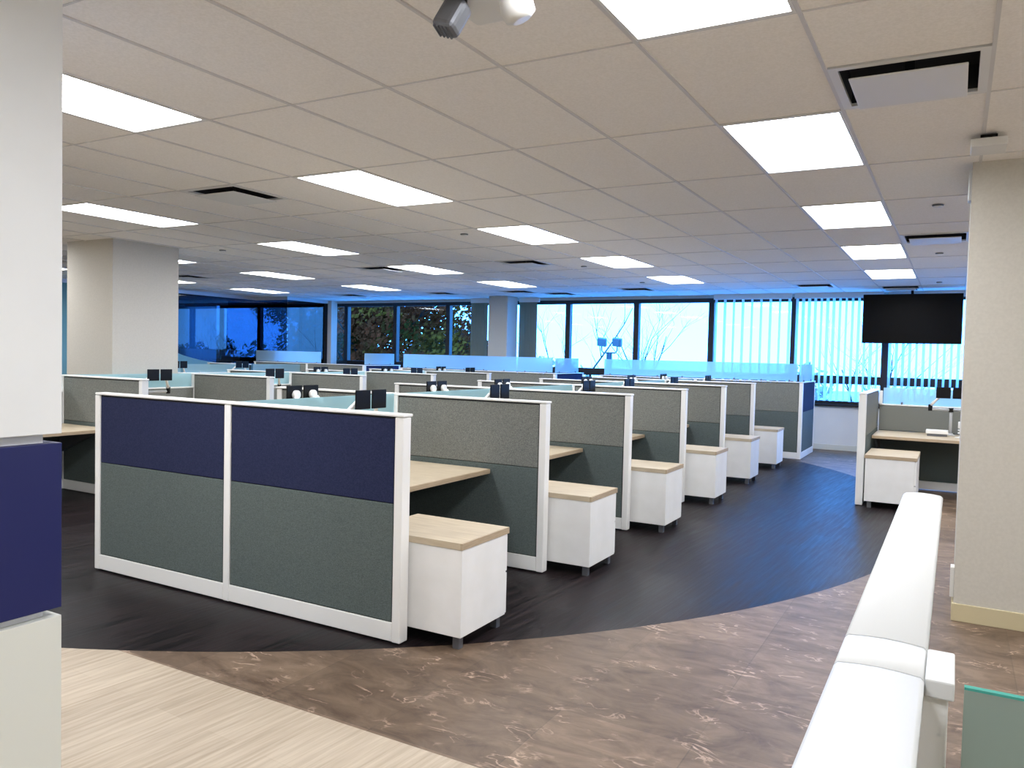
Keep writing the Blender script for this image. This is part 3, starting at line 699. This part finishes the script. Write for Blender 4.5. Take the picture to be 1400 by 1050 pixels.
# ---- outdoors ------------------------------------------------------------
GZ = -4.0
struct(MB().box(-120, 90, YF+.3, 160, GZ-.2, GZ).build('ground', M['ground']))
def branches(rng, base, h, spread, lean, nmain=5, r=.12, twig=3):
    m = MB(); tips = []
    def limb(p, d, l, r, depth):
        pts = [p]; q = p.copy(); dd = d.copy()
        for i in range(4):
            dd = (dd+Vector((rng.uniform(-.18, .18), rng.uniform(-.18, .18), rng.uniform(-.05, .12)))).normalized(); q = q+dd*l/4; pts.append(q.copy())
        m.tube(pts, [r*(1-.17*i) for i in range(5)], 6 if depth < 2 else 4, False)
        tips.append(pts[-1])
        if depth < twig:
            for k in range(rng.randint(3, 4)):
                i = rng.randint(1, 4); a = rng.uniform(0, 6.28); t = dd
                o = Vector((math.cos(a), math.sin(a), rng.uniform(.0, .6))).normalized()
                limb(pts[i], (t*.75+o*.65).normalized(), l*rng.uniform(.5, .7), r*(1-.17*i)*.68, depth+1)
    limb(Vector(base), Vector((lean, 0, 1)).normalized(), h, r, 0)
    return m, tips
def leaves(rng, blobs, count, size):
    m = MB()
    for _ in range(count):
        c, R = rng.choice(blobs)
        while True:
            v = Vector((rng.uniform(-1, 1), rng.uniform(-1, 1), rng.uniform(-1, 1)))
            if .15 < v.length < 1: break
        p = c+Vector((v.x*R[0], v.y*R[1], v.z*R[2]))
        n = Vector((rng.gauss(0, 1), rng.gauss(0, 1), rng.gauss(0, 1))).normalized(); a = n.orthogonal().normalized(); b = n.cross(a)
        s_ = size*rng.uniform(.5, 1.2)
        m.bm.faces.new([m.bm.verts.new(p+a*s_*x+b*s_*y*.6) for x, y in ((-1, 0), (0, -1), (1, 0), (0, 1))])
    return m
def leafy(x, y, h, R, lab, mkey, seed, count, size, nb=12):
    rng = random.Random(seed)
    t = thing('tree', lab, 'tree', (x, y, GZ), group='trees outside the windows')
    m, tips = branches(rng, (0, 0, 0), h*.55, 1, rng.uniform(-.1, .1), r=.22, twig=2); m.build('trunk', M['bark'], t)
    bl = [(Vector((rng.uniform(-1, 1)*R, rng.uniform(-1, 1)*R*.8, h*rng.uniform(.38, .95))), (R*.42, R*.42, R*.36)) for _ in range(nb)]
    leaves(rng, bl, count, size).build('foliage', M[mkey], t); return t
leafy(-15.3, 18.5, 9.5, 2.6, 'big autumn tree with green and rust leaves outside dark windows', 'leaf_autumn', 3, 30000, .10, 40)
leafy(-20.2, 22.5, 9.0, 1.5, 'dark narrow tree outside, left of the big autumn tree', 'leaf_dark', 5, 20000, .10, 22)
leafy(-25.5, 26.0, 8.5, 2.6, 'pale blue bushy tree seen through the blue glass', 'leaf_pale', 15, 9000, .09, 16)
leafy(-17.3, 27.5, 6.6, 1.7, 'low mauve bush right of the autumn tree', 'leaf_mauve', 14, 14000, .085, 20)
leafy(-36.0, 26.0, 7.0, 2.6, 'mauve bushy tree seen through the blue glass', 'leaf_mauve', 11, 10000, .09, 16)
def bare(x, y, h, lean, lab, seed, r=.06):
    r *= 2.4
    rng = random.Random(seed); t = thing('bare_tree', lab, 'tree', (x, y, GZ), group='bare trees outside the windows')
    m, _ = branches(rng, (0, 0, 0), h, 1, lean, r=r, twig=4); m.build('branches', M['bark'], t); return t
bare(-9.6, 24.5, 5.0, .10, 'bare tree outside, left of the floodlight post', 21, .07)
bare(-8.3, 23.2, 4.4, .10, 'bare tree outside just behind the floodlights', 22, .07)
bare(-5.2, 16.2, 4.4, .16, 'bare leaning tree outside, right of the floodlight post', 23, .06)
bare(.3, 19.5, 3.9, -.05, 'bare sapling outside, left below the television', 24, .05)
bare(1.7, 26.5, 3.8, .05, 'bare sapling outside, below the middle of the television', 25, .05)
bare(2.5, 19.5, 4.2, .1, 'bare sapling outside, below the right end of television', 26, .05)
fl = thing('floodlight_post', 'blue grey post with two square floodlights outside the window', 'lamp post', (-7.05, 20.0, GZ))
MB().tube([(0, 0, 0), (0, 0, 5.74)], [.13, .09], 14).build('pole', M['pole'], fl)
MB().tube([(-.27, 0, 5.95), (-.26, 0, 5.80), (-.20, 0, 5.73), (.20, 0, 5.73), (.26, 0, 5.80), (.27, 0, 5.95)], .022, 8).build('yoke', M['pole'], fl)
for s_ in (-1, 1):
    q = MB().box(-.15, .15, -.07, .07, -.13, .13, .02, 2); q.xform(Matrix.Translation((s_*.26, 0, 6.07)) @ Matrix.Rotation(.35, 4, 'X') @ Matrix.Rotation(.12, 4, 'Y'))
    q.build('floodlight', M['flood'], fl)
rng = random.Random(40)
hb = []
for k in range(60):
    hb.append((Vector((-60+k*1.9+rng.uniform(-.6, .6), rng.uniform(-3, 3), rng.uniform(.8, 5.0))), (1.7, 1.5, 1.4)))
hd = leaves(rng, hb, 20000, .22).build('hedge', M['leaf_pale'], None, (0, 46, GZ))
tag(hd, 'long pale blue line of bushes in the distance outdoors', 'bushes', kind='stuff')
